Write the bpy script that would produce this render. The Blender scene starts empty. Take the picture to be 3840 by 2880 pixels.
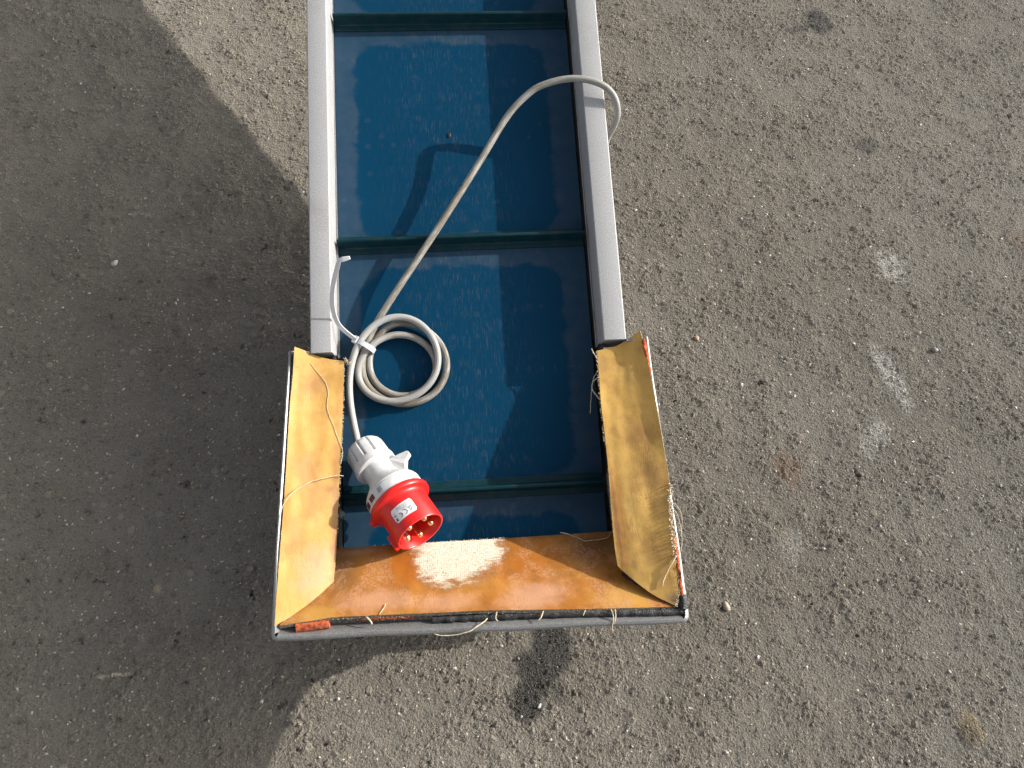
import bpy, math, random
import numpy as np
from mathutils import Matrix, Vector, noise as mnoise

random.seed(7); rng = np.random.default_rng(7)
C = bpy.context.scene.collection
SC = bpy.context.scene

# ------------------------------------------------------------------ camera
cam_d = bpy.data.cameras.new('camera'); cam = bpy.data.objects.new('camera', cam_d); C.objects.link(cam)
cam_d.sensor_width = 36.0; cam_d.lens = 36.0 * 2663 / 3840
cam_d.clip_start = 0.01; cam_d.clip_end = 500
CAMR = [[0.99632003, 0.04887744, -0.07040872], [-0.07456021, 0.89941058, -0.43069871], [0.0422749, 0.43436344, 0.89974509]]
cam.matrix_world = Matrix.Translation((-0.0071, -0.04452, 0.78588)) @ Matrix(CAMR).to_4x4()
SC.camera = cam

# ------------------------------------------------------------------ sky, sun, exposure
SUN = Vector((-0.881032, -0.216788, -0.420459)).normalized()
world = bpy.data.worlds.new('World'); SC.world = world; world.use_nodes = True
wn = world.node_tree; bg = wn.nodes['Background']
sky = wn.nodes.new('ShaderNodeTexSky'); sky.sky_type = 'NISHITA'; sky.sun_disc = False
sky.sun_elevation = math.asin(-SUN.z); sky.air_density = 0.8; sky.dust_density = 4.0; sky.ozone_density = 0.4; sky.sun_rotation = math.atan2(-SUN.x, -SUN.y)
hz = wn.nodes.new('ShaderNodeHueSaturation'); hz.inputs['Saturation'].default_value = 0.35      # thin milky haze over the whole sky
wn.links.new(sky.outputs['Color'], hz.inputs['Color']); wn.links.new(hz.outputs['Color'], bg.inputs['Color']); bg.inputs['Strength'].default_value = 0.125
sun_d = bpy.data.lights.new('sun', 'SUN'); sun = bpy.data.objects.new('sun', sun_d); C.objects.link(sun)
sun_d.energy = 3.6; sun_d.angle = math.radians(0.5); sun_d.color = (1.0, 0.955, 0.89)
sun.rotation_euler = SUN.to_track_quat('-Z', 'Y').to_euler(); sun.location = (3, 1, 2)
SC.view_settings.view_transform = 'Standard'; SC.view_settings.look = 'None'
SC.cycles.use_denoising = True; SC.cycles.adaptive_threshold = 0.015; SC.cycles.max_bounces = 7
SC.view_settings.gamma = 1; SC.view_settings.exposure = 0.72

# ------------------------------------------------------------------ node helpers
class NT:
    def __init__(s, name):
        s.m = bpy.data.materials.new(name); s.m.use_nodes = True
        s.t = s.m.node_tree; s.b = s.t.nodes['Principled BSDF']; s.out = s.t.nodes['Material Output']
    def nd(s, ty, inp=None, **kw):
        n = s.t.nodes.new(ty)
        for k, v in kw.items(): setattr(n, k, v)
        for k, v in (inp or {}).items(): s.put(n.inputs[k], v)
        return n
    def put(s, sock, v):
        if isinstance(v, bpy.types.NodeSocket): s.t.links.new(v, sock)
        elif isinstance(v, (tuple, list)) and len(v) == 3 and sock.type == 'RGBA': sock.default_value = (*v, 1)
        else: sock.default_value = v
    def set(s, **kw):
        for k, v in kw.items(): s.put(s.b.inputs[k.replace('_', ' ')], v)
    def co(s): 
        return s.nd('ShaderNodeTexCoord').outputs['Object']
    def mp(s, v, scale=(1, 1, 1), loc=(0, 0, 0), rot=(0, 0, 0)):
        return s.nd('ShaderNodeMapping', {'Vector': v, 'Scale': scale, 'Location': loc, 'Rotation': rot}).outputs[0]
    def noi(s, v, scale, detail=2.0, rough=0.5, dist=0.0):
        return s.nd('ShaderNodeTexNoise', {'Vector': v, 'Scale': scale, 'Detail': detail, 'Roughness': rough, 'Distortion': dist}).outputs['Fac']
    def vor(s, v, scale, feature='F1', rand=1.0):
        return s.nd('ShaderNodeTexVoronoi', {'Vector': v, 'Scale': scale, 'Randomness': rand}, feature=feature)
    def M(s, op, a, b=0.0, c=0.0, clamp=False):
        n = s.nd('ShaderNodeMath', operation=op, use_clamp=clamp)
        for i, v in enumerate((a, b, c)): s.put(n.inputs[i], v)
        return n.outputs[0]
    def ss(s, v, lo, hi, a=0.0, b=1.0):           # smoothstep
        return s.nd('ShaderNodeMapRange', {'Value': v, 'From Min': lo, 'From Max': hi, 'To Min': a, 'To Max': b}, interpolation_type='SMOOTHSTEP').outputs[0]
    def mix(s, f, a, b, bt='MIX'):
        n = s.nd('ShaderNodeMix', data_type='RGBA', blend_type=bt)
        s.put(n.inputs[0], f); s.put(n.inputs[6], a); s.put(n.inputs[7], b)
        return n.outputs[2]
    def xyz(s, v):
        n = s.nd('ShaderNodeSeparateXYZ', {'Vector': v}); return n.outputs
    def bump(s, h, dist, strength=1.0):
        return s.nd('ShaderNodeBump', {'Height': h, 'Distance': dist, 'Strength': strength}).outputs[0]
    def blob(s, v, x, y, rx, ry, rot=0.0, n=None, amp=0.5, lo=1.1, hi=0.55):
        q = s.nd('ShaderNodeMapping', {'Vector': v, 'Location': (x, y, 0), 'Rotation': (0, 0, rot), 'Scale': (rx, ry, 1)}, vector_type='TEXTURE').outputs[0]
        e = s.xyz(q); d = s.M('SQRT', s.M('ADD', s.M('POWER', e[0], 2.0), s.M('POWER', e[1], 2.0)))
        if n is not None: d = s.M('ADD', d, s.M('MULTIPLY', s.M('SUBTRACT', n, 0.5), amp * 2))
        return s.ss(d, lo, hi)

# ------------------------------------------------------------------ mesh helpers
TH = math.radians(15.5)
B = Matrix.Translation((0, 0, 0.088)) @ Matrix.Rotation(TH, 4, 'X')      # belt frame -> world
def mesh(name, v, f, m, smooth=True):
    me = bpy.data.meshes.new(name); me.from_pydata([tuple(map(float, p)) for p in v], [], f)
    for x in (m if isinstance(m, list) else [m]): me.materials.append(x)
    if smooth: me.polygons.foreach_set('use_smooth', [True] * len(me.polygons))
    me.update(); return me
def link(name, me, parent=None, basis=None):
    o = bpy.data.objects.new(name, me); C.objects.link(o)
    if parent is not None: o.parent = parent
    if basis is not None: o.matrix_basis = basis
    return o
def thing(name, label, cat, loc=(0, 0, 0), group=None):
    o = bpy.data.objects.new(name, None); C.objects.link(o); o.location = loc; o.empty_display_size = 0.05
    o['label'] = label; o['category'] = cat
    if group: o['group'] = group
    return o
class MB:
    def __init__(s): s.v = []; s.f = []
    def add(s, v, f):
        k = len(s.v); s.v += [tuple(map(float, p)) for p in v]; s.f += [tuple(i + k for i in q) for q in f]; return s
    def box(s, x0, x1, y0, y1, z0, z1):
        v = [(x, y, z) for z in (z0, z1) for y in (y0, y1) for x in (x0, x1)]
        return s.add(v, [(0, 2, 3, 1), (4, 5, 7, 6), (0, 1, 5, 4), (2, 6, 7, 3), (0, 4, 6, 2), (1, 3, 7, 5)])
    def extr(s, prof, x0, x1, axis='x'):          # closed profile extruded
        n = len(prof)
        if axis == 'x': v = [(x, a, b) for x in (x0, x1) for a, b in prof]
        else: v = [(a, y, b) for y in (x0, x1) for a, b in prof]
        f = [(i, (i + 1) % n, n + (i + 1) % n, n + i) for i in range(n)]
        return s.add(v, f + [tuple(range(n - 1, -1, -1)), tuple(range(n, 2 * n))])
    def tube(s, pts, r, n=8, cap=True):
        P = [Vector(p) for p in pts]; v = []; f = []
        T = [(P[min(i + 1, len(P) - 1)] - P[max(i - 1, 0)]).normalized() for i in range(len(P))]
        u = T[0].orthogonal().normalized()
        for i, p in enumerate(P):
            u = (u - T[i] * u.dot(T[i])).normalized(); w = T[i].cross(u)
            rr = r[i] if isinstance(r, (list, tuple, np.ndarray)) else r
            v += [p + (u * math.cos(2 * math.pi * k / n) + w * math.sin(2 * math.pi * k / n)) * rr for k in range(n)]
        for i in range(len(P) - 1):
            for k in range(n): f.append((i * n + k, i * n + (k + 1) % n, (i + 1) * n + (k + 1) % n, (i + 1) * n + k))
        if cap: f += [tuple(range(n - 1, -1, -1)), tuple(range((len(P) - 1) * n, len(P) * n))]
        return s.add(v, f)
    def ribbon(s, pts, wdir, w, t):               # flat strap along pts
        P = [Vector(p) for p in pts]; v = []; f = []
        for i, p in enumerate(P):
            T = (P[min(i + 1, len(P) - 1)] - P[max(i - 1, 0)]).normalized()
            wd = Vector(wdir); wd = (wd - T * wd.dot(T)).normalized(); nn = T.cross(wd)
            ww = w[i] if isinstance(w, (list, tuple)) else w
            v += [p + wd * a * ww / 2 + nn * b * t / 2 for a, b in ((-1, -1), (1, -1), (1, 1), (-1, 1))]
        for i in range(len(P) - 1):
            for k in range(4): f.append((i * 4 + k, i * 4 + (k + 1) % 4, i * 4 + 4 + (k + 1) % 4, i * 4 + 4 + k))
        f += [(3, 2, 1, 0), tuple(len(P) * 4 - 4 + k for k in range(4))]
        return s.add(v, f)
    def lathe(s, prof, n=48, rmod=None, F=None):  # prof of (radius, along); F maps local -> frame
        v = []; f = []
        for j, (r, a) in enumerate(prof):
            for k in range(n):
                t = 2 * math.pi * k / n; rr = r if rmod is None else rmod(r, a, t)
                p = Vector((rr * math.cos(t), rr * math.sin(t), a)); v.append(F @ p if F else p)
        for j in range(len(prof) - 1):
            for k in range(n): f.append((j * n + k, j * n + (k + 1) % n, (j + 1) * n + (k + 1) % n, (j + 1) * n + k))
        return s.add(v, f)
    def done(s, name, m, parent=None, basis=None, smooth=True): return link(name, mesh(name, s.v, s.f, m, smooth), parent, basis)
def spline(P, step):                              # Catmull-Rom resampled at an even step
    P = np.array(P, float); Q = np.vstack([2 * P[0] - P[1], P, 2 * P[-1] - P[-2]]); out = []
    for i in range(1, len(Q) - 2):
        t = np.linspace(0, 1, 24, endpoint=False)[:, None]; a, b, c, d = Q[i - 1:i + 3]
        out.append(0.5 * (2 * b + (c - a) * t + (2 * a - 5 * b + 4 * c - d) * t ** 2 + (3 * b - a - 3 * c + d) * t ** 3))
    out = np.vstack(out + [P[-1:]]); L = np.r_[0, np.cumsum(np.linalg.norm(np.diff(out, axis=0), axis=1))]
    k = np.linspace(0, L[-1], max(2, int(L[-1] / step) + 1))
    return np.stack([np.interp(k, L, out[:, i]) for i in range(3)], 1)
def sharp(me, deg=35):
    try: me.set_sharp_from_angle(angle=math.radians(deg))
    except Exception: pass
def bevel(o, w, seg=2):
    b = o.modifiers.new('bevel', 'BEVEL'); b.width = w; b.segments = seg; b.limit_method = 'ANGLE'; b.angle_limit = math.radians(40)

# ------------------------------------------------------------------ measured lines in the belt frame (metres)
ARCH=[(0.1569,0.5189,0.0100),(0.1622,0.5264,0.0230),(0.1639,0.5339,0.0320),(0.1591,0.5457,0.0420),(0.1457,0.5557,0.0475),(0.1236,0.5616,0.0485),(0.1006,0.5608,0.0465),(0.0774,0.5541,0.0420),(0.0561,0.5409,0.0355),(0.0355,0.5082,0.0285),(0.0040,0.4613,0.0230),(-0.0259,0.4164,0.0210),(-0.0671,0.3581,0.0160)]
COIL=[(-0.0846,0.3350,0.0130),(-0.0915,0.3200,0.0118),(-0.0983,0.3074,0.0107),(-0.1045,0.2949,0.0095),(-0.1072,0.2823,0.0083),(-0.1031,0.2693,0.0072),(-0.0927,0.2591,0.0060),(-0.0792,0.2507,0.0063),(-0.0644,0.2464,0.0066),(-0.0506,0.2468,0.0069),(-0.0354,0.2530,0.0071),(-0.0233,0.2641,0.0074),(-0.0171,0.2792,0.0077),(-0.0162,0.2934,0.0080),(-0.0208,0.3068,0.0083),(-0.0303,0.3187,0.0086),(-0.0427,0.3283,0.0089),(-0.0554,0.3339,0.0091),(-0.0670,0.3353,0.0094),(-0.0793,0.3323,0.0097),(-0.0882,0.3239,0.0100),(-0.0955,0.3100,0.0093),(-0.1005,0.2985,0.0087),(-0.1014,0.2880,0.0080),(-0.0978,0.2761,0.0073),(-0.0890,0.2640,0.0067),(-0.0756,0.2553,0.0060),(-0.0607,0.2527,0.0065),(-0.0456,0.2571,0.0070),(-0.0337,0.2658,0.0075),(-0.0261,0.2784,0.0080),(-0.0256,0.2902,0.0085),(-0.0309,0.3035,0.0090),(-0.0421,0.3141,0.0095),(-0.0558,0.3210,0.0100),(-0.0708,0.3228,0.0105),(-0.0824,0.3203,0.0110),(-0.0917,0.3129,0.0115),(-0.1022,0.3014,0.0120),(-0.1091,0.2899,0.0120),(-0.1116,0.2783,0.0120),(-0.1076,0.2664,0.0120),(-0.0954,0.2553,0.0120),(-0.0808,0.2488,0.0120),(-0.0672,0.2483,0.0120),(-0.0499,0.2540,0.0126),(-0.0346,0.2648,0.0132),(-0.0259,0.2796,0.0139),(-0.0246,0.2948,0.0145),(-0.0302,0.3140,0.0151),(-0.0377,0.3262,0.0158),(-0.0501,0.3360,0.0164),(-0.0638,0.3390,0.0170),(-0.0787,0.3363,0.0182),(-0.0926,0.3276,0.0195),(-0.1018,0.3158,0.0208),(-0.1084,0.3029,0.0220),(-0.1118,0.2904,0.0212),(-0.1143,0.2768,0.0205),(-0.1148,0.2596,0.0198),(-0.1113,0.2424,0.0190),(-0.1047,0.2263,0.0185),(-0.1011,0.2182,0.0180)]
TAIL=[(-0.1101,0.3144,0.0220),(-0.1165,0.3206,0.0300),(-0.1207,0.3276,0.0370),(-0.1221,0.3359,0.0445),(-0.1212,0.3439,0.0520),(-0.1186,0.3538,0.0600),(-0.1145,0.3623,0.0680),(-0.1110,0.3687,0.0750)]
TIP=[(-0.1110,0.3687,0.0750),(-0.1096,0.3705,0.0765),(-0.1058,0.3711,0.0775),(-0.1002,0.3721,0.0780)]
TIEC=[(-0.1098,0.3140,0.0200),(-0.1026,0.3105,0.0160),(-0.0950,0.3059,0.0140)]
LF_OUT=[(-0.1581,0.3027,0.0400),(-0.1591,0.2774,0.0424),(-0.1607,0.2399,0.0495),(-0.1613,0.1806,0.0622),(-0.1624,0.1363,0.0718),(-0.1635,0.0944,0.0808),(-0.1642,0.0648,0.0871)]
LF_BACK=[(-0.1581,0.3027,0.0400),(-0.1485,0.2992,0.0360),(-0.1414,0.2958,0.0330),(-0.1338,0.2931,0.0310),(-0.1248,0.2911,0.0300),(-0.1154,0.2898,0.0290)]
LF_IN=[(-0.1154,0.2898,0.0290),(-0.1163,0.2364,0.0370),(-0.1178,0.1939,0.0450),(-0.1198,0.1341,0.0550),(-0.1211,0.1068,0.0590),(-0.1228,0.0864,0.0625)]
LF_MIT=[(-0.1642,0.0648,0.0872),(-0.1501,0.0716,0.0800),(-0.1358,0.0786,0.0720),(-0.1228,0.0864,0.0625)]
RF_BACK=[(0.1633,0.3031,0.0410),(0.1567,0.2995,0.0360),(0.1478,0.2943,0.0320),(0.1410,0.2917,0.0300),(0.1323,0.2900,0.0290),(0.1235,0.2885,0.0285)]
RF_OUT=[(0.1633,0.3031,0.0410),(0.1664,0.2867,0.0409),(0.1675,0.2667,0.0452),(0.1684,0.2398,0.0510),(0.1692,0.1944,0.0608),(0.1692,0.1586,0.0685),(0.1655,0.1329,0.0740),(0.1649,0.1149,0.0779),(0.1642,0.0984,0.0814),(0.1634,0.0856,0.0842),(0.1619,0.0680,0.0879),(0.1581,0.0588,0.0899)]
RF_IN=[(0.1234,0.2883,0.0290),(0.1221,0.2665,0.0334),(0.1208,0.2374,0.0392),(0.1203,0.1984,0.0470),(0.1198,0.1748,0.0517),(0.1184,0.1464,0.0574),(0.1173,0.1188,0.0629),(0.1169,0.1052,0.0657),(0.1175,0.0917,0.0684)]
RF_MIT=[(0.1581,0.0588,0.0899),(0.1436,0.0668,0.0830),(0.1318,0.0767,0.0770),(0.1224,0.0859,0.0710),(0.1175,0.0917,0.0684)]
BF_LOW=[(-0.1607,0.0648,0.0871),(-0.1470,0.0660,0.0869),(-0.1329,0.0670,0.0867),(-0.1191,0.0683,0.0864),(-0.1000,0.0680,0.0865),(-0.0662,0.0671,0.0866),(-0.0336,0.0663,0.0868),(0.0094,0.0651,0.0871),(0.0852,0.0610,0.0879),(0.1588,0.0578,0.0887)]
BF_TOP=[(-0.1255,0.1197,0.0360),(-0.0919,0.1200,0.0360),(-0.0492,0.1198,0.0340),(0.0024,0.1190,0.0240),(0.0273,0.1186,0.0170),(0.0767,0.1186,0.0160),(0.1293,0.1187,0.0160)]
PLUG=[(-0.1042,0.2131,0.0202),(-0.0493,0.1321,0.0640)]
TH1=[(-0.1441,0.2875,0.0373),(-0.1400,0.2809,0.0387),(-0.1358,0.2753,0.0399),(-0.1306,0.2674,0.0416),(-0.1286,0.2587,0.0435),(-0.1297,0.2481,0.0457),(-0.1273,0.2375,0.0480),(-0.1236,0.2269,0.0503),(-0.1194,0.2154,0.0528),(-0.1163,0.2071,0.0545),(-0.1159,0.2001,0.0561),(-0.1170,0.1932,0.0575)]
TH2=[(-0.1164,0.1820,0.0619),(-0.1193,0.1829,0.0617),(-0.1278,0.1814,0.0621),(-0.1391,0.1787,0.0626),(-0.1484,0.1740,0.0637),(-0.1556,0.1682,0.0649),(-0.1600,0.1619,0.0663),(-0.1625,0.1554,0.0677),(-0.1640,0.1481,0.0692)]
TH3=[(0.1234,0.1173,0.0300),(0.1187,0.1132,0.0300),(0.1071,0.1122,0.0300),(0.0990,0.1117,0.0300),(0.0913,0.1150,0.0300),(0.0828,0.1189,0.0300),(0.0750,0.1209,0.0300)]
TH4=[(0.0041,0.0594,0.0883),(-0.0020,0.0552,0.0922),(-0.0099,0.0515,0.0940),(-0.0196,0.0493,0.0935),(-0.0311,0.0491,0.0925),(-0.0387,0.0508,0.0912)]

# ------------------------------------------------------------------ materials
def mat_asphalt():
    s = NT('asphalt'); v = s.co()
    warp = s.nd('ShaderNodeVectorMath', {0: v, 1: s.nd('ShaderNodeVectorMath', {0: s.nd('ShaderNodeTexNoise', {'Vector': v, 'Scale': 110.0, 'Detail': 3.0}).outputs['Color'], 1: (0.010, 0.010, 0.0)}, operation='MULTIPLY').outputs[0]}, operation='ADD').outputs[0]
    big = s.noi(v, 2.6, 3); mid = s.noi(v, 13.0, 4, 0.6); patch = s.noi(warp, 75.0, 4, 0.6)
    fine = s.noi(v, 400.0, 4, 0.62); grit = s.noi(v, 900.0, 2)
    open_ = s.ss(mid, 0.36, 0.62)                                    # smoother and more open textured areas
    vo = s.vor(warp, 135.0); vo2 = s.vor(warp, 290.0); vo3 = s.vor(v, 62.0)
    c1 = s.xyz(vo.outputs['Color']); c2 = s.xyz(vo2.outputs['Color']); c3 = s.xyz(vo3.outputs['Color'])
    stone = s.M('MULTIPLY', s.ss(vo.outputs['Distance'], 0.50, 0.22), s.ss(c1[1], 0.30, 0.60))
    small = s.ss(vo2.outputs['Distance'], 0.5, 0.15)
    bigst = s.M('MULTIPLY', s.ss(vo3.outputs['Distance'], 0.30, 0.22), s.ss(c3[1], 0.80, 0.84))
    pit = s.M('MULTIPLY', s.ss(s.noi(warp, 80.0, 4, 0.65), 0.41, 0.24), s.M('ADD', 0.20, s.M('MULTIPLY', open_, 1.2)))
    amp = s.M('ADD', 0.50, s.M('MULTIPLY', open_, 0.85))
    h = s.M('MULTIPLY', s.M('MULTIPLY', stone, amp), 0.0014)
    h = s.M('ADD', h, s.M('MULTIPLY', s.M('MULTIPLY', small, amp), 0.0009))
    h = s.M('ADD', h, s.M('MULTIPLY', fine, 0.0034))
    h = s.M('ADD', h, s.M('MULTIPLY', bigst, 0.0012))
    h = s.M('ADD', h, s.M('MULTIPLY', s.M('MULTIPLY', patch, amp), 0.0043))
    h = s.M('ADD', h, s.M('MULTIPLY', mid, 0.0030))
    h = s.M('SUBTRACT', h, s.M('MULTIPLY', pit, 0.0038))
    h = s.M('SUBTRACT', h, 0.0055)
    base = s.mix(s.ss(big, 0.35, 0.65), (0.164, 0.145, 0.115), (0.212, 0.193, 0.160))
    base = s.mix(s.ss(mid, 0.35, 0.7, 0, 0.35), base, (0.125, 0.103, 0.076))
    base = s.mix(s.M('MULTIPLY', s.ss(grit, 0.35, 0.7), 0.60), base, (0.31, 0.285, 0.236))
    base = s.mix(s.M('MULTIPLY', stone, s.M('MULTIPLY', c1[0], 0.35)), base, (0.25, 0.225, 0.185))
    base = s.mix(s.M('MULTIPLY', s.M('MULTIPLY', stone, s.ss(c1[2], 0.7, 0.9)), 0.45), base, (0.075, 0.073, 0.070))
    spk = s.M('MULTIPLY', s.ss(vo2.outputs['Distance'], 0.34, 0.24), s.ss(c2[0], 0.91, 0.925))
    base = s.mix(s.ss(fine, 0.46, 0.30, 0, 0.70), base, (0.052, 0.044, 0.034))  # low spots of the grain coloured darker as crevice shade
    base = s.mix(spk, base, s.mix(c2[1], (0.66, 0.62, 0.54), (0.48, 0.38, 0.27)))
    base = s.mix(s.M('MULTIPLY', bigst, 0.6), base, s.mix(c3[0], (0.19, 0.175, 0.155), (0.40, 0.34, 0.25)))
    base = s.mix(s.M('MULTIPLY', pit, 0.85), base, (0.040, 0.033, 0.025))       # pits painted dark to stand in for shade in the crevices
    pale_mask = s.ss(s.M('ADD', s.M('MULTIPLY', s.blob(v, -0.32, 0.98, 0.62, 0.55, 0.4, big, 0.8, 1.3, 0.3), 0.8), s.M('MULTIPLY', s.blob(v, 0.85, 0.75, 0.45, 0.8, 0.3, big, 0.8, 1.3, 0.3), 0.6)), 0.0, 1.0)
    base = s.mix(s.M('MULTIPLY', pale_mask, 0.42), base, (0.36, 0.325, 0.26))          # paler over two broad areas, far left and far right
    # wear with a shape of its own: oil, soot, lime and rust marks
    sn = s.noi(v, 42.0, 4, 0.65)
    lime = s.M('MAXIMUM', s.blob(v, 0.590, 0.484, 0.024, 0.030, 0.3, sn, 0.9), s.blob(v, 0.536, 0.318, 0.015, 0.054, 0.20, sn, 0.6))
    lime = s.M('MAXIMUM', lime, s.M('MULTIPLY', s.blob(v, 0.491, 0.236, 0.018, 0.030, -0.6, sn, 1.0), 0.7))
    lime = s.M('MAXIMUM', lime, s.M('MULTIPLY', s.blob(v, 0.357, 0.112, 0.022, 0.020, 0.4, sn, 1.1), 0.45))
    lime = s.M('MULTIPLY', lime, s.M('MULTIPLY', s.ss(fine, 0.36, 0.58), s.ss(s.noi(v, 95, 4, 0.7), 0.32, 0.52)))
    base = s.mix(s.M('MULTIPLY', lime, 0.75), base, (0.62, 0.61, 0.56))
    rust = s.M('MAXIMUM', s.blob(v, 0.372, 0.203, 0.020, 0.030, 0.2, sn, 1.0), s.blob(v, 0.79, 0.52, 0.020, 0.020, 0.0, sn, 1.0))
    base = s.mix(s.M('MULTIPLY', rust, 0.35), base, (0.22, 0.12, 0.06))
    ochre = s.blob(v, 0.496, -0.084, 0.014, 0.020, 0.3, sn, 1.0)
    base = s.mix(s.M('MULTIPLY', ochre, 0.5), base, (0.36, 0.27, 0.13))
    oil = s.M('MAXIMUM', s.blob(v, 0.072, 0.028, 0.021, 0.034, 0.2, sn, 0.55, 1.2, 0.75), s.blob(v, 0.056, 0.000, 0.025, 0.026, 0.5, sn, 0.7, 1.2, 0.75))
    oil = s.M('MAXIMUM', oil, s.M('MULTIPLY', s.blob(v, 0.072, -0.014, 0.016, 0.018, 0.2, sn, 0.8), 0.55))
    oil = s.M('MAXIMUM', oil, s.M('MULTIPLY', s.blob(v, 0.042, -0.024, 0.018, 0.022, 0.0, sn, 0.7, 1.2, 0.7), 1.0))
    soot = s.M('MAXIMUM', s.blob(v, 0.617, 0.978, 0.026, 0.038, 0.2, sn, 0.4), s.M('MULTIPLY', s.blob(v, 0.620, 0.700, 0.023, 0.019, 0.1, sn, 0.7), 0.75))
    soot = s.M('MAXIMUM', soot, s.M('MULTIPLY', s.blob(v, 0.489, -0.0900, 0.012, 0.014, 0.1, sn, 0.9), 0.7))
    soot = s.M('MAXIMUM', soot, s.M('MULTIPLY', s.blob(v, 0.580, 0.960, 0.030, 0.010, 0.3, sn, 0.9), 0.6))
    base = s.mix(s.M('MULTIPLY', soot, 0.72), base, (0.030, 0.030, 0.030))
    base = s.mix(s.M('MULTIPLY', oil, 0.93), base, (0.016, 0.013, 0.009))
    s.set(Base_Color=base, Roughness=s.M('SUBTRACT', 0.86, s.M('MULTIPLY', oil, 0.52)), Specular_IOR_Level=0.4, Diffuse_Roughness=1.0)
    d = s.nd('ShaderNodeDisplacement', {'Height': h, 'Midlevel': 0.0, 'Scale': 1.0})
    s.t.links.new(d.outputs[0], s.out.inputs['Displacement']); s.m.displacement_method = 'BOTH'
    return s.m
def mat_chips():
    s = NT('stone_chip'); g = s.nd('ShaderNodeNewGeometry').outputs['Random Per Island']
    r = s.nd('ShaderNodeValToRGB', {'Fac': g}); e = r.color_ramp.elements
    e[0].position = 0; e[0].color = (0.13, 0.125, 0.115, 1); e[1].position = 1; e[1].color = (0.62, 0.60, 0.56, 1)
    for p, c in ((0.3, (0.20, 0.185, 0.16)), (0.5, (0.30, 0.27, 0.22)), (0.7, (0.42, 0.37, 0.29)), (0.85, (0.52, 0.50, 0.46))):
        x = e.new(p); x.color = (*c, 1)
    s.set(Base_Color=s.mix(s.ss(s.noi(s.co(), 900, 2), 0.4, 0.7, 0, 0.4), r.outputs[0], (0.14, 0.125, 0.10)), Roughness=0.7)
    return s.m
def mat_metal(name, c0, c1, met=0.25, rough=0.5, dirt=0.3, dirtc=(0.16, 0.14, 0.11)):
    s = NT(name); v = s.co()
    sp = s.noi(v, 1000, 3, 0.65); lg = s.noi(v, 22, 4, 0.65); st = s.noi(s.mp(v, (260, 9, 260)), 1.0, 3)
    col = s.mix(s.ss(sp, 0.36, 0.64), c0, c1)
    col = s.mix(s.M('MULTIPLY', s.ss(lg, 0.5, 0.78), dirt), col, dirtc)
    col = s.mix(s.M('MULTIPLY', s.ss(st, 0.62, 0.75), 0.25 * dirt), col, dirtc)
    s.set(Base_Color=col, Metallic=met, Roughness=s.ss(lg, 0.3, 0.7, rough - 0.07, rough + 0.12), Normal=s.bump(sp, 0.0003, 0.5))
    return s.m
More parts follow.
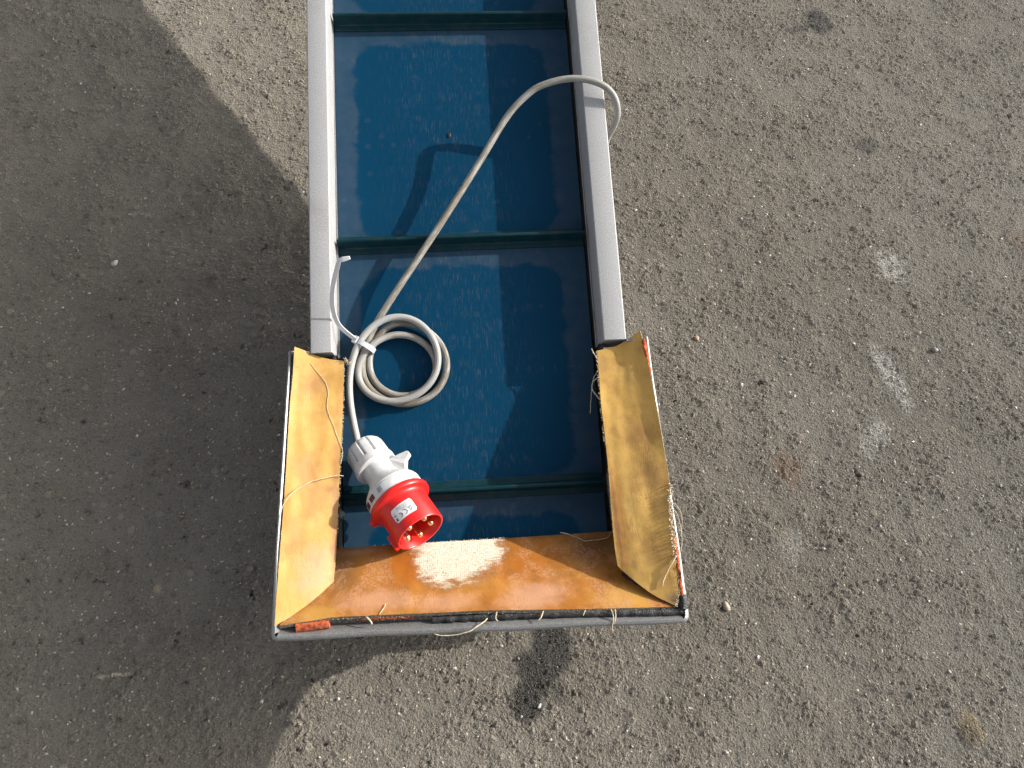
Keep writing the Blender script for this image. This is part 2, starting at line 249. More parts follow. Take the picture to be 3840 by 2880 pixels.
def mat_belt():
    s = NT('belt_pvc'); v = s.co(); e = s.xyz(v)
    seg = s.M('FRACT', s.M('DIVIDE', s.M('SUBTRACT', e[1], 0.1563), 0.2485))
    wob = s.M('MULTIPLY', s.M('SUBTRACT', s.noi(v, 30, 5, 0.7), 0.5), 0.026)
    ax = s.M('SUBTRACT', s.M('ABSOLUTE', s.M('ADD', e[0], 0.002)), 0.074); ay = s.M('SUBTRACT', s.M('MULTIPLY', s.M('ABSOLUTE', s.M('SUBTRACT', seg, 0.5)), 0.2485), 0.080)
    mx = s.M('MAXIMUM', ax, 0.0); my = s.M('MAXIMUM', ay, 0.0)
    d = s.M('ADD', s.M('SUBTRACT', s.M('SQRT', s.M('ADD', s.M('MULTIPLY', mx, mx), s.M('MULTIPLY', my, my))), 0.026), wob)
    pale_mask = s.ss(d, -0.002, 0.004)  # dust border around the cleaner middle of each belt segment
    n1 = s.noi(v, 60, 4, 0.6)
    # fine scratches that run along the belt, thicker towards the middle
    q = s.nd('ShaderNodeVectorMath', {0: v, 1: s.nd('ShaderNodeVectorMath', {0: s.nd('ShaderNodeTexNoise', {'Vector': v, 'Scale': 35.0}).outputs['Color'], 1: (0.004, 0, 0)}, operation='MULTIPLY').outputs[0]}, operation='ADD').outputs[0]
    sc = s.noi(s.mp(q, (1150, 60, 1)), 1.0, 3, 0.7); sc2 = s.noi(s.mp(q, (1500, 110, 1), rot=(0, 0, 0.12)), 1.0, 2, 0.6)
    midm = s.ss(s.M('ABSOLUTE', s.M('SUBTRACT', e[0], -0.005)), 0.095, 0.02)
    scr = s.M('MULTIPLY', s.M('MAXIMUM', s.ss(sc, 0.52, 0.70), s.M('MULTIPLY', s.ss(sc2, 0.62, 0.74), 0.8)), s.M('ADD', 0.12, s.M('MULTIPLY', midm, s.ss(n1, 0.3, 0.6))))
    vo = s.vor(v, 78); cc = s.xyz(vo.outputs['Color'])
    spot = s.M('MULTIPLY', s.M('MULTIPLY', s.ss(vo.outputs['Distance'], 0.26, 0.20), s.ss(vo.outputs['Distance'], 0.05, 0.24, 0.45, 1.0)), s.ss(cc[0], 0.80, 0.84))
    # the row of small moulded marks of the belt joint
    jx = s.M('ABSOLUTE', s.M('SUBTRACT', s.M('FRACT', s.M('DIVIDE', s.M('ADD', e[0], 0.2), 0.0127)), 0.5))
    jy = s.M('ABSOLUTE', s.M('SUBTRACT', e[1], s.M('ADD', 0.279, s.M('MULTIPLY', e[0], 0.01))))
    joint = s.M('MULTIPLY', s.ss(jx, 0.10, 0.03), s.ss(jy, 0.004, 0.001))
    film = s.M('ADD', 0.0, s.M('MULTIPLY', s.noi(v, 9, 4, 0.6), 0.015))
    film = s.M('ADD', film, s.M('MULTIPLY', pale_mask, s.M('ADD', 0.02, s.M('MULTIPLY', n1, 0.17))))
    film = s.M('ADD', film, s.M('MULTIPLY', scr, 0.20)); film = s.M('ADD', film, s.M('MULTIPLY', spot, 0.06)); film = s.M('ADD', film, s.M('MULTIPLY', joint, 0.07))
    col = s.mix(s.noi(v, 6, 2), (0.0006, 0.034, 0.078), (0.0010, 0.043, 0.096))
    col = s.mix(s.M('MINIMUM', film, 0.7), col, (0.205, 0.20, 0.18))
    s.set(Base_Color=col, Roughness=s.M('ADD', 0.40, s.M('MULTIPLY', film, 0.6)), Specular_IOR_Level=0.06, Normal=s.bump(s.noi(v, 1400, 1), 0.0002, 0.3))
    return s.m
def mat_cleat():
    s = NT('cleat_pvc'); v = s.co(); n1 = s.noi(v, 90, 4, 0.65)
    s.set(Base_Color=s.mix(s.ss(n1, 0.4, 0.75, 0, 0.16), (0.0011, 0.028, 0.038), (0.08, 0.08, 0.07)), Roughness=0.42, Specular_IOR_Level=0.2)
    return s.m
def mat_rubber(name, base, warm, pale, dark, bloom, patch=None, grain=(900, 260, 400), crease=(230, 26, 60), marks=()):
    s = NT(name); v = s.co(); e = s.xyz(v)
    lg = s.noi(v, 26, 4, 0.6, 0.4); md = s.noi(v, 48, 4, 0.55); fi = s.noi(v, 520, 3, 0.65); wv = s.noi(s.mp(v, grain), 1.0, 2)
    col = s.mix(s.ss(lg, 0.36, 0.66), base, warm)
    col = s.mix(s.M('MULTIPLY', s.ss(md, 0.48, 0.72), 0.50), col, dark)
    cr = s.noi(s.mp(v, crease), 1.0, 3, 0.6, 0.3); crm = s.M('MULTIPLY', s.ss(s.M('ABSOLUTE', s.M('SUBTRACT', cr, 0.5)), 0.022, 0.004), s.ss(s.noi(v, 30, 2), 0.46, 0.62))
    col = s.mix(s.M('MULTIPLY', crm, 0.5), col, dark)
    col = s.mix(s.M('MULTIPLY', s.ss(wv, 0.45, 0.68), 0.10), col, dark)
    mn = s.noi(v, 90, 5, 0.65)
    for x, y, rx, ry, rot, c_, k_ in marks: col = s.mix(s.M('MULTIPLY', s.blob(v, x, y, rx, ry, rot, mn, 0.75, 1.35, 0.25), k_), col, c_)
    bl = s.M('MULTIPLY', s.M('MULTIPLY', s.ss(s.noi(v, 34, 5, 0.62, 0.8), 0.50, 0.62), s.ss(fi, 0.40, 0.60)), bloom)
    col = s.mix(bl, col, pale)
    h = s.M('SUBTRACT', s.M('ADD', s.M('MULTIPLY', wv, 0.5), fi), s.M('MULTIPLY', crm, 0.8))
    rough = 0.55
    if patch:
        cx, cy, rx, ry = patch
        streak = s.noi(s.mp(v, (1500, 330, 500)), 1.0, 3, 0.7)
        e1 = s.M('POWER', s.M('ABSOLUTE', s.M('DIVIDE', s.M('SUBTRACT', e[0], cx), rx)), 2.0); e2 = s.M('POWER', s.M('ABSOLUTE', s.M('DIVIDE', s.M('SUBTRACT', e[1], cy), ry)), 2.0)
        d = s.M('ADD', s.M('ADD', e1, e2), s.M('MULTIPLY', s.M('SUBTRACT', s.M('ADD', s.M('MULTIPLY', s.noi(s.mp(v, (110, 260, 150)), 1.0, 5, 0.8), 0.7), s.M('MULTIPLY', s.noi(v, 48, 2), 0.45)), 0.57), 3.2))
        worn = s.M('MULTIPLY', s.ss(d, 1.35, 0.60), s.ss(streak, 0.20, 0.40, 0.55, 1.0))
        wx = s.M('SINE', s.M('MULTIPLY', e[0], 3600.0)); wy = s.M('SINE', s.M('MULTIPLY', e[1], 4200.0))
        weave = s.M('MULTIPLY', s.M('ADD', wx, 1.0), s.M('ADD', wy, 1.0))
        cloth = s.mix(s.ss(s.M('ADD', s.M('MULTIPLY', weave, 0.05), s.M('MULTIPLY', streak, 0.95)), 0.32, 0.66), (0.40, 0.33, 0.22), (0.68, 0.64, 0.53))
        soot = s.M('MULTIPLY', s.ss(d, 1.9, 1.1), 0.4)
        col = s.mix(soot, col, dark); col = s.mix(s.M('MULTIPLY', worn, s.ss(fi, 0.27, 0.42)), col, cloth)
        h = s.M('ADD', h, s.M('MULTIPLY', worn, s.M('MULTIPLY', streak, 1.6)))
    s.set(Base_Color=col, Roughness=s.M('ADD', rough, s.M('MULTIPLY', bl, 0.25)), Specular_IOR_Level=0.35, Normal=s.bump(h, 0.0004, 0.28))
    return s.m
def mat_plain(name, col, rough=0.5, met=0.0, var=0.12, scale=120, bump=0.0, spec=0.5, sss=0.0):
    s = NT(name); v = s.co(); n1 = s.noi(v, scale, 4, 0.62)
    dk = tuple(c * (1 - 2.2 * var) for c in col); lt = tuple(min(1, c * (1 + var)) for c in col)
    s.set(Base_Color=s.mix(s.ss(n1, 0.3, 0.7), dk, lt), Roughness=rough, Metallic=met, Specular_IOR_Level=spec)
    if sss: s.set(Subsurface_Weight=sss, Subsurface_Scale=0.002)
    if bump: s.set(Normal=s.bump(s.noi(v, 900, 3, 0.6), bump, 0.7))
    return s.m
def mat_cable():
    s = NT('cable_sheath'); v = s.co(); dirt = s.nd('ShaderNodeAttribute', attribute_name='dirt').outputs['Fac']; uv = s.nd('ShaderNodeAttribute', attribute_name='along').outputs['Vector']
    a = s.noi(uv, 1.0, 5, 0.65); b = s.noi(s.mp(uv, (6, 2.2, 2.2)), 1.0, 4, 0.7); lg = s.noi(v, 45, 3)
    k = s.M('MULTIPLY', dirt, s.M('ADD', s.ss(a, 0.36, 0.60), s.M('MULTIPLY', s.ss(lg, 0.35, 0.6), 0.55)), clamp=True)
    col = s.mix(s.M('MULTIPLY', k, 0.85), (0.36, 0.36, 0.345), (0.15, 0.125, 0.085))
    col = s.mix(s.M('MULTIPLY', s.M('MULTIPLY', s.ss(b, 0.56, 0.66), dirt), 0.6), col, (0.10, 0.08, 0.055))
    s.set(Base_Color=col, Roughness=s.M('ADD', 0.38, s.M('MULTIPLY', k, 0.35)), Specular_IOR_Level=0.4, Normal=s.bump(s.M('ADD', b, a), 0.0004, s.M('MULTIPLY', dirt, 0.6)))
    return s.m
ASPHALT = mat_asphalt(); CHIP = mat_chips()
RAIL = mat_metal('silver_paint', (0.27, 0.273, 0.275), (0.42, 0.422, 0.422), 0.0, 0.46, 0.26)
FRAME = mat_metal('worn_galvanised_steel', (0.21, 0.212, 0.212), (0.36, 0.358, 0.35), 0.4, 0.33, 0.8, (0.12, 0.115, 0.10))
DARKMETAL = mat_metal('dull_dark_steel', (0.055, 0.055, 0.053), (0.085, 0.085, 0.08), 0.5, 0.5, 0.5, (0.03, 0.028, 0.025))
BELT = mat_belt(); CLEAT = mat_cleat()
TANL = mat_rubber('tan_rubber_left', (0.48, 0.275, 0.070), (0.56, 0.335, 0.094), (0.64, 0.40, 0.23), (0.34, 0.175, 0.055), 0.22, marks=[(-0.140, 0.268, 0.016, 0.014, 0.3, (0.30, 0.145, 0.05), 0.6), (-0.145, 0.190, 0.013, 0.022, 0.6, (0.33, 0.17, 0.06), 0.55), (-0.135, 0.165, 0.012, 0.016, -0.5, (0.32, 0.16, 0.06), 0.5), (-0.152, 0.135, 0.010, 0.018, 0.2, (0.34, 0.17, 0.06), 0.5), (-0.136, 0.105, 0.016, 0.024, -0.3, (0.56, 0.31, 0.19), 0.6), (-0.121, 0.14, 0.004, 0.10, 0.0, (0.27, 0.12, 0.05), 0.6), (-0.118, 0.25, 0.004, 0.05, 0.0, (0.36, 0.18, 0.05), 0.4)])
TANR = mat_rubber('tan_rubber_right', (0.57, 0.335, 0.082), (0.66, 0.405, 0.108), (0.62, 0.39, 0.22), (0.33, 0.165, 0.048), 0.14, marks=[(0.150, 0.205, 0.014, 0.012, 0.3, (0.33, 0.17, 0.055), 0.55), (0.155, 0.170, 0.012, 0.018, 0.4, (0.31, 0.155, 0.055), 0.55), (0.158, 0.140, 0.010, 0.014, -0.3, (0.34, 0.18, 0.06), 0.5), (0.150, 0.100, 0.014, 0.012, 0.6, (0.36, 0.19, 0.065), 0.5), (0.124, 0.13, 0.006, 0.05, 0.0, (0.46, 0.20, 0.05), 0.7), (0.121, 0.14, 0.0025, 0.06, 0.0, (0.20, 0.09, 0.04), 0.6), (0.126, 0.275, 0.007, 0.010, 0.0, (0.27, 0.15, 0.05), 0.6), (0.158, 0.064, 0.006, 0.006, 0.0, (0.10, 0.08, 0.06), 0.8)])
TANB = mat_rubber('tan_rubber_front', (0.33, 0.120, 0.016), (0.42, 0.18, 0.030), (0.50, 0.27, 0.15), (0.16, 0.065, 0.022), 0.55, (-0.017, 0.111, 0.037, 0.024), crease=(150, 40, 60), marks=[(-0.060, 0.102, 0.022, 0.016, 0.3, (0.36, 0.10, 0.008), 0.75), (0.040, 0.100, 0.030, 0.016, 0.1, (0.36, 0.115, 0.010), 0.7), (-0.118, 0.104, 0.016, 0.022, 0.3, (0.17, 0.090, 0.035), 0.7), (0.105, 0.108, 0.030, 0.012, 0.0, (0.15, 0.070, 0.026), 0.7), (-0.100, 0.117, 0.022, 0.004, 0.1, (0.42, 0.27, 0.17), 0.5), (-0.085, 0.078, 0.034, 0.009, 0.0, (0.52, 0.28, 0.16), 0.7), (-0.030, 0.073, 0.030, 0.007, 0.0, (0.52, 0.28, 0.16), 0.6), (0.045, 0.073, 0.032, 0.011, 0.1, (0.50, 0.27, 0.16), 0.75), (0.120, 0.068, 0.030, 0.010, 0.0, (0.50, 0.27, 0.06), 0.8), (-0.130, 0.070, 0.020, 0.007, 0.0, (0.50, 0.27, 0.06), 0.8), (0.0, 0.119, 0.14, 0.0035, 0.0, (0.13, 0.06, 0.025), 0.5)])
EDGE = mat_plain('frayed_fabric_edge', (0.24, 0.20, 0.14), 0.9, var=0.35, scale=700, bump=0.0006)
THREAD = mat_plain('cotton_thread', (0.62, 0.52, 0.36), 0.8, var=0.15, scale=400)
FOAM = mat_plain('orange_sponge_rubber', (0.50, 0.105, 0.035), 0.9, var=0.3, scale=380, bump=0.0018)
GUNK = mat_plain('black_sealant_and_gap', (0.022, 0.022, 0.024), 0.35, var=0.4, scale=260, bump=0.0015)
BRUSH = mat_plain('grey_fleece_strip', (0.15, 0.145, 0.14), 0.95, var=0.42, scale=850, bump=0.0012)
CABLE = mat_cable()
TIE = mat_plain('white_nylon', (0.66, 0.67, 0.68), 0.35, var=0.03, sss=0.0)
WHITE = mat_plain('white_plug_plastic', (0.58, 0.585, 0.58), 0.42, var=0.05, scale=160)
RED = mat_plain('red_plug_plastic', (0.66, 0.014, 0.012), 0.36, var=0.05, scale=90)
DARKRED = mat_plain('dark_red_insert', (0.12, 0.006, 0.010), 0.5, var=0.1)
BRASS = mat_plain('copper_pin', (0.80, 0.56, 0.34), 0.26, met=1.0, var=0.06)
PAPER = mat_plain('white_sticker', (0.80, 0.80, 0.79), 0.45, var=0.02)
INK = mat_plain('black_ink', (0.015, 0.015, 0.015), 0.6, var=0.1)
GREYINK = mat_plain('grey_ink', (0.30, 0.30, 0.31), 0.6, var=0.1)
RUBBERFOOT = mat_plain('black_rubber', (0.03, 0.03, 0.03), 0.7, var=0.2)
PEBBLES = [mat_plain('pebble_stone_' + n, c, 0.6, var=0.14, scale=260, bump=0.0005) for n, c in (('tan', (0.42, 0.31, 0.21)), ('cream', (0.38, 0.32, 0.23)), ('white', (0.58, 0.57, 0.54)), ('grey', (0.24, 0.23, 0.21)))]

# ------------------------------------------------------------------ ground: one sheet, fine where the picture looks
def stretch(lo, hi, step):
    core = np.arange(lo, hi, step) if np.isscalar(step) else step
    g = step if np.isscalar(step) else 0.002; out = []; d = g
    p = 0.0
    while p < 60: d *= 1.35; p += d; out.append(p)
    out = np.array(out); return np.r_[core[0] - out[::-1], core, core[-1] + out]
ys = [-0.14]
while ys[-1] < 1.08: ys.append(ys[-1] + 0.00135 + 0.0006 * (ys[-1] + 0.14))
gx = stretch(-0.74, 1.04, 0.0016); gy = stretch(0, 0, np.array(ys)); nx, ny = len(gx), len(gy)
X, Y = np.meshgrid(gx, gy); co = np.stack([X.ravel(), Y.ravel(), np.zeros(nx * ny)], 1).astype(np.float32)
i = (np.arange(ny - 1)[:, None] * nx + np.arange(nx - 1)[None, :]).ravel()
quads = np.stack([i, i + 1, i + nx + 1, i + nx], 1).astype(np.int32)
me = bpy.data.meshes.new('ground'); me.vertices.add(len(co)); me.vertices.foreach_set('co', co.ravel())
me.loops.add(quads.size); me.loops.foreach_set('vertex_index', quads.ravel())
me.polygons.add(len(quads)); me.polygons.foreach_set('loop_start', np.arange(0, quads.size, 4, dtype=np.int32))
me.update(calc_edges=True); me.polygons.foreach_set('use_smooth', np.ones(len(quads), dtype=bool)); me.materials.append(ASPHALT)
ground = link('ground', me); ground['kind'] = 'structure'; ground['label'] = 'grey brown weathered asphalt yard with oil and lime stains'

ICO = None
def rock(c, r, flat=0.6, seed=0, sub=False):
    t = (1 + 5 ** 0.5) / 2; k = random.Random(seed)
    V = [Vector(p).normalized() for p in ((-1, t, 0), (1, t, 0), (-1, -t, 0), (1, -t, 0), (0, -1, t), (0, 1, t), (0, -1, -t), (0, 1, -t), (t, 0, -1), (t, 0, 1), (-t, 0, -1), (-t, 0, 1))]
    F = [(0, 11, 5), (0, 5, 1), (0, 1, 7), (0, 7, 10), (0, 10, 11), (1, 5, 9), (5, 11, 4), (11, 10, 2), (10, 7, 6), (7, 1, 8), (3, 9, 4), (3, 4, 2), (3, 2, 6), (3, 6, 8), (3, 8, 9), (4, 9, 5), (2, 4, 11), (6, 2, 10), (8, 6, 7), (9, 8, 1)]
    if sub:
        E = {}; NF = []
        def mid(a, b):
            q = (min(a, b), max(a, b))
            if q not in E: E[q] = len(V); V.append(((V[a] + V[b]) / 2).normalized())
            return E[q]
        for a, b, d in F:
            x, y, z = mid(a, b), mid(b, d), mid(d, a); NF += [(a, x, z), (b, y, x), (d, z, y), (x, y, z)]
        F = NF
    sx, sy = k.uniform(0.7, 1.35), k.uniform(0.6, 1.0); a = k.uniform(0, 6.28); ca, sa = math.cos(a), math.sin(a); out = []
    for v in V:
        q = 1 + 0.35 * (mnoise.noise(v * 1.3 + Vector((seed * 3.7, 0, 0)))) if sub else k.uniform(0.75, 1.2)
        x, y, z = v.x * sx * r * q, v.y * sy * r * q, v.z * flat * r * q
        out.append((c[0] + x * ca - y * sa, c[1] + x * sa + y * ca, c[2] + z))
    return out, F
mb = MB()
for k in range(9000):
    x = random.uniform(-0.72, 1.02); y = random.uniform(-0.13, 1.05)
    if x > 0.2 and k % 3 == 0: x = random.uniform(0.3, 0.95); y = random.uniform(0.1, 1.0)
    r = 0.0005 + 0.0017 * random.random() ** 4
    mb.add(*rock((x, y, 0.0007 + r * 0.1), r, 0.6, k))
o = mb.done('stone_chips', CHIP, smooth=False); o['kind'] = 'stuff'; o['label'] = 'tiny pale stone chips scattered over the asphalt'; o['category'] = 'chips'
for (x, y, r, m, lab) in ((0.2962, 0.3833, 0.0038, 0, 'smooth tan pebble on the asphalt right of the right metal rail end'),
                          (0.2656, 0.0525, 0.0046, 1, 'cream pebble lying beside the front right corner of the hopper'),
                          (0.0550, -0.0301, 0.0026, 2, 'white stone chip at the lower end of the black oil stain'),
                          (0.605, 0.350, 0.0044, 3, 'grey pebble right of the elongated white lime stain'),
                          (-0.449, 0.533, 0.0042, 2, 'white pebble lying in the shade far left of the conveyor')):
    v, f = rock((0, 0, 0), r, 0.62, int(1000 * x) + 3, True)
    o = link('pebble', mesh('pebble', v, f, PEBBLES[m])); o.location = (x, y, 0.0008 + r * 0.12)
    o['label'] = lab; o['category'] = 'pebble'; o['group'] = 'loose pebbles on the asphalt'

# ------------------------------------------------------------------ the conveyor (all shapes in the belt frame: x across, y up the belt, z off it)
conv = thing('belt_conveyor', 'inclined conveyor with blue cleated belt, silver side rails and tan rubber feed hopper', 'conveyor', (0, 0.05, 0))
CB = Matrix.Translation(conv.location).inverted() @ B
def part(mb, name, m, smooth=True, parent=None, ang=None):
    o = mb.done(name, m, parent or conv, CB if parent is None else None, smooth)
    if smooth: sharp(o.data, ang or 35)
    return o
YH = 2.15
def loop(r):      # belt outline at distance r from the roller centres
    p = [(0.105 + (YH - 0.105) * k / 8, -0.031 + r) for k in range(9)]
    p += [(YH + r * math.sin(a), -0.031 + r * math.cos(a)) for a in np.linspace(0.2, math.pi, 12)]
    p += [(YH - (YH - 0.105) * k / 8, -0.031 - r) for k in range(1, 9)]
    return p + [(0.105 - r * math.sin(a), -0.031 - r * math.cos(a)) for a in np.linspace(0.2, math.pi - 0.2, 12)]
mb = MB(); A_, B_ = loop(0.031), loop(0.028); n = len(A_)
v = [(x, *q) for x in (-0.1236, 0.1242) for L in (A_, B_) for q in L]
f = []
for k in range(n):
    j = (k + 1) % n
    f += [(k, j, 2 * n + j, 2 * n + k), (n + j, n + k, 3 * n + k, 3 * n + j), (j, k, n + k, n + j), (2 * n + k, 2 * n + j, 3 * n + j, 3 * n + k)]
part(mb.add(v, f), 'belt', BELT, ang=30)
prof = [(-0.0095, 0.0001), (0.0095, 0.0001), (0.0092, 0.0018), (0.0040, 0.0024), (0.0026, 0.0050), (0.0021, 0.0148), (0.0012, 0.0158), (-0.0010, 0.0156), (-0.0016, 0.0146), (-0.0022, 0.0050), (-0.0036, 0.0024), (-0.0092, 0.0018)]
cl = None
for k in range(8):
    y = 0.1563 + k * 0.2485 + 0.009
    if cl is None:
        o = part(MB().extr([(a, b) for a, b in prof[::-1]], -0.1228, 0.1236), 'cleat', CLEAT, ang=50); bevel(o, 0.0006); cl = o
    else: o = link('cleat', cl.data, conv); bevel(o, 0.0006)
    o.matrix_basis = CB @ Matrix.Translation((0, y, 0)) @ Matrix.Rotation((-0.004, 0.004, 0.0)[k % 3], 4, 'Z')
for y in (0.105, YH):
    mb = MB(); R_ = 0.0278
    mb.tube([(-0.122, y, -0.031), (0.122, y, -0.031)], R_, 32); mb.tube([(-0.135, y, -0.031), (0.135, y, -0.031)], 0.006, 12)
    part(mb, 'roller', DARKMETAL)
# folded sheet side rails: web inside, flange on top with a short lip
def rail(xi, xo):
    s = 1 if xo > xi else -1; t = 0.0022; z1, z0, r = 0.037, -0.1125, 0.0013
    arc = lambda cx, cz, a0, a1, rr: [(cx + s * rr * math.cos(a), cz + rr * math.sin(a)) for a in np.linspace(a0, a1, 5)]
    P = [(xi, z0)] + arc(xi + s * r, z1 - r, math.pi, math.pi / 2, r) + arc(xo - s * r, z1 - r, math.pi / 2, 0, r) + [(xo, z1 - 0.009), (xo - s * t, z1 - 0.009), (xo - s * t, z1 - t), (xi + s * t, z1 - t), (xi + s * t, z0 + t), (xo - s * 0.003, z0 + t), (xo - s * 0.003, z0)]
    return P if s > 0 else P[::-1]
for xi, xo in ((-0.1248, -0.1446), (0.1288, 0.1506)):
    mb = MB(); prof_ = rail(xi, xo); mb.extr(prof_, 0.2968, 2.24, 'y')
    o = part(mb, 'side_rail', RAIL, ang=50)
    s = 1 if xo > 0 else -1
    mb = MB(); mb.extr([(0.2985, 0.020), (0.115, 0.020), (0.102, 0.012), (0.062, -0.032), (0.070, -0.052), (0.10, -0.066), (0.2985, -0.100)], xi, xi + s * 0.0025)
    part(mb, 'side_plate', DARKMETAL, False)
    mb = MB(); mb.box(min(xi + s * 0.001, xo), max(xi + s * 0.001, xo), 0.2972, 0.2995, 0.002, 0.0345)
    part(mb, 'rail_end_plate', RAIL, False)
    # thin pale guide strip at the foot of the rail
    mb = MB(); P = spline([(xi - s * 0.0012, 0.298, 0.0060), (xi - s * 0.0011, 0.40, 0.0045), (xi - s * 0.0006, 0.52, 0.003), (xi - s * 0.0003, 0.75, 0.002), (xi - s * 0.0003, 2.1, 0.002)], 0.02)
    mb.tube(P, 0.0007, 6); part(mb, 'guide_strip', FRAME)
    # tail feet and the stand further up
    for yy, w in ((0.36, 0.02), (1.72, 0.03)):
        zg = (-0.088 - yy * math.sin(TH)) / math.cos(TH); xm = (xi + xo) / 2
        mb = MB(); mb.box(xm - 0.009, xm + 0.009, yy - w / 2, yy + w / 2, zg + 0.012, -0.108); part(mb, 'support_leg', FRAME, False)
        mb = MB(); mb.box(xm - 0.016, xm + 0.016, yy - 0.022, yy + 0.022, zg + 0.004, zg + 0.013); part(mb, 'foot_pad', RUBBERFOOT, False)
mb = MB(); mb.box(-0.12, 0.12, 1.71, 1.73, -0.22, -0.20); part(mb, 'cross_brace', FRAME, False)

# feed hopper frame: flat flange under the flaps, rounded edge, short skirt
RZ = lambda y: 0.037 + 0.215 * (0.298 - y)
path = [(-0.1648, 0.3000), (-0.1652, 0.26), (-0.1660, 0.18), (-0.1668, 0.12), (-0.1675, 0.0640)]
path += [(-0.1617 - 0.006 * math.cos(a), 0.0592 - 0.006 * math.sin(a)) for a in np.linspace(0.0, math.pi / 2, 6)]
path += [(-0.14 + 0.28 * k / 10, 0.0526 - 0.00075 * k) for k in range(11)]
path += [(0.1630 + 0.0065 * math.sin(a), 0.0510 - 0.0065 * math.cos(a)) for a in np.linspace(0.0, math.pi / 2, 6)]
path += [(0.1700, 0.10), (0.1706, 0.18), (0.1712, 0.26), (0.1715, 0.2980)]
v = []; m_ = len(path); cen = Vector((0.0, 0.16))
for k, (x, y) in enumerate(path):
    a, b = path[max(k - 1, 0)], path[min(k + 1, m_ - 1)]; t = Vector((b[0] - a[0], b[1] - a[1])).normalized(); nr = Vector((t.y, -t.x))
    if nr.dot(Vector((x, y)) - cen) < 0: nr = -nr
    front = max(0.0, min(1.0, (0.072 - y) / 0.010)); r = 0.0018 + 0.0022 * front; dr = 0.0215 - 0.0125 * front
    dent = 0.0010 * mnoise.noise(Vector((x * 18, y * 18, 0))) + 0.0004 * mnoise.noise(Vector((x * 90, y * 90, 4)))
    z = RZ(y) + dent * 0.4; w = 0.006 + 0.004 * front; drop = 0.004 + 0.008 * front
    ix, iy = x - nr.x * w, y - nr.y * w
    v.append((ix, iy, z - drop))
    for an in np.linspace(math.pi / 2, -0.2, 7):
        v.append((x + nr.x * (r * math.cos(an) - r + dent), y + nr.y * (r * math.cos(an) - r + dent), z + r * math.sin(an) - r))
    ox = -0.0018 * front
    v.append((x + nr.x * (dent + ox), y + nr.y * (dent + ox), z - dr)); v.append((x - nr.x * 0.0015, y - nr.y * 0.0015, z - dr)); v.append((x - nr.x * r, y - nr.y * r, z - r - 0.0012)); v.append((ix, iy, z - drop - 0.002))
q = 12; f = []
for k in range(m_ - 1):
    for j in range(q): f.append((k * q + j, k * q + (j + 1) % q, (k + 1) * q + (j + 1) % q, (k + 1) * q + j))
mb = MB(); mb.add(v, f)
mb.box(-0.1648, -0.1446, 0.2965, 0.2990, 0.004, 0.0360); mb.box(0.1508, 0.1712, 0.2950, 0.2975, 0.004, 0.0362)
part(mb, 'hopper_frame', FRAME, ang=40)
for x0, x1, dz in ((-0.150, -0.1475, 0.010), (0.1500, 0.1525, 0.008)):
    P_ = [(0.2955, 0.0), (0.2955, RZ(0.2955) - dz), (0.2, RZ(0.2) - dz), (0.105, RZ(0.105) - dz), (0.098, 0.014), (0.110, 0.0)]
    part(MB().extr(P_, x0, x1), 'hopper_side', DARKMETAL, False)
    part(MB().box(min(x0, x0 * 0.86), max(x1, x1 * 0.86), 0.11, 0.295, -0.001, 0.0015), 'hopper_floor', DARKMETAL, False)

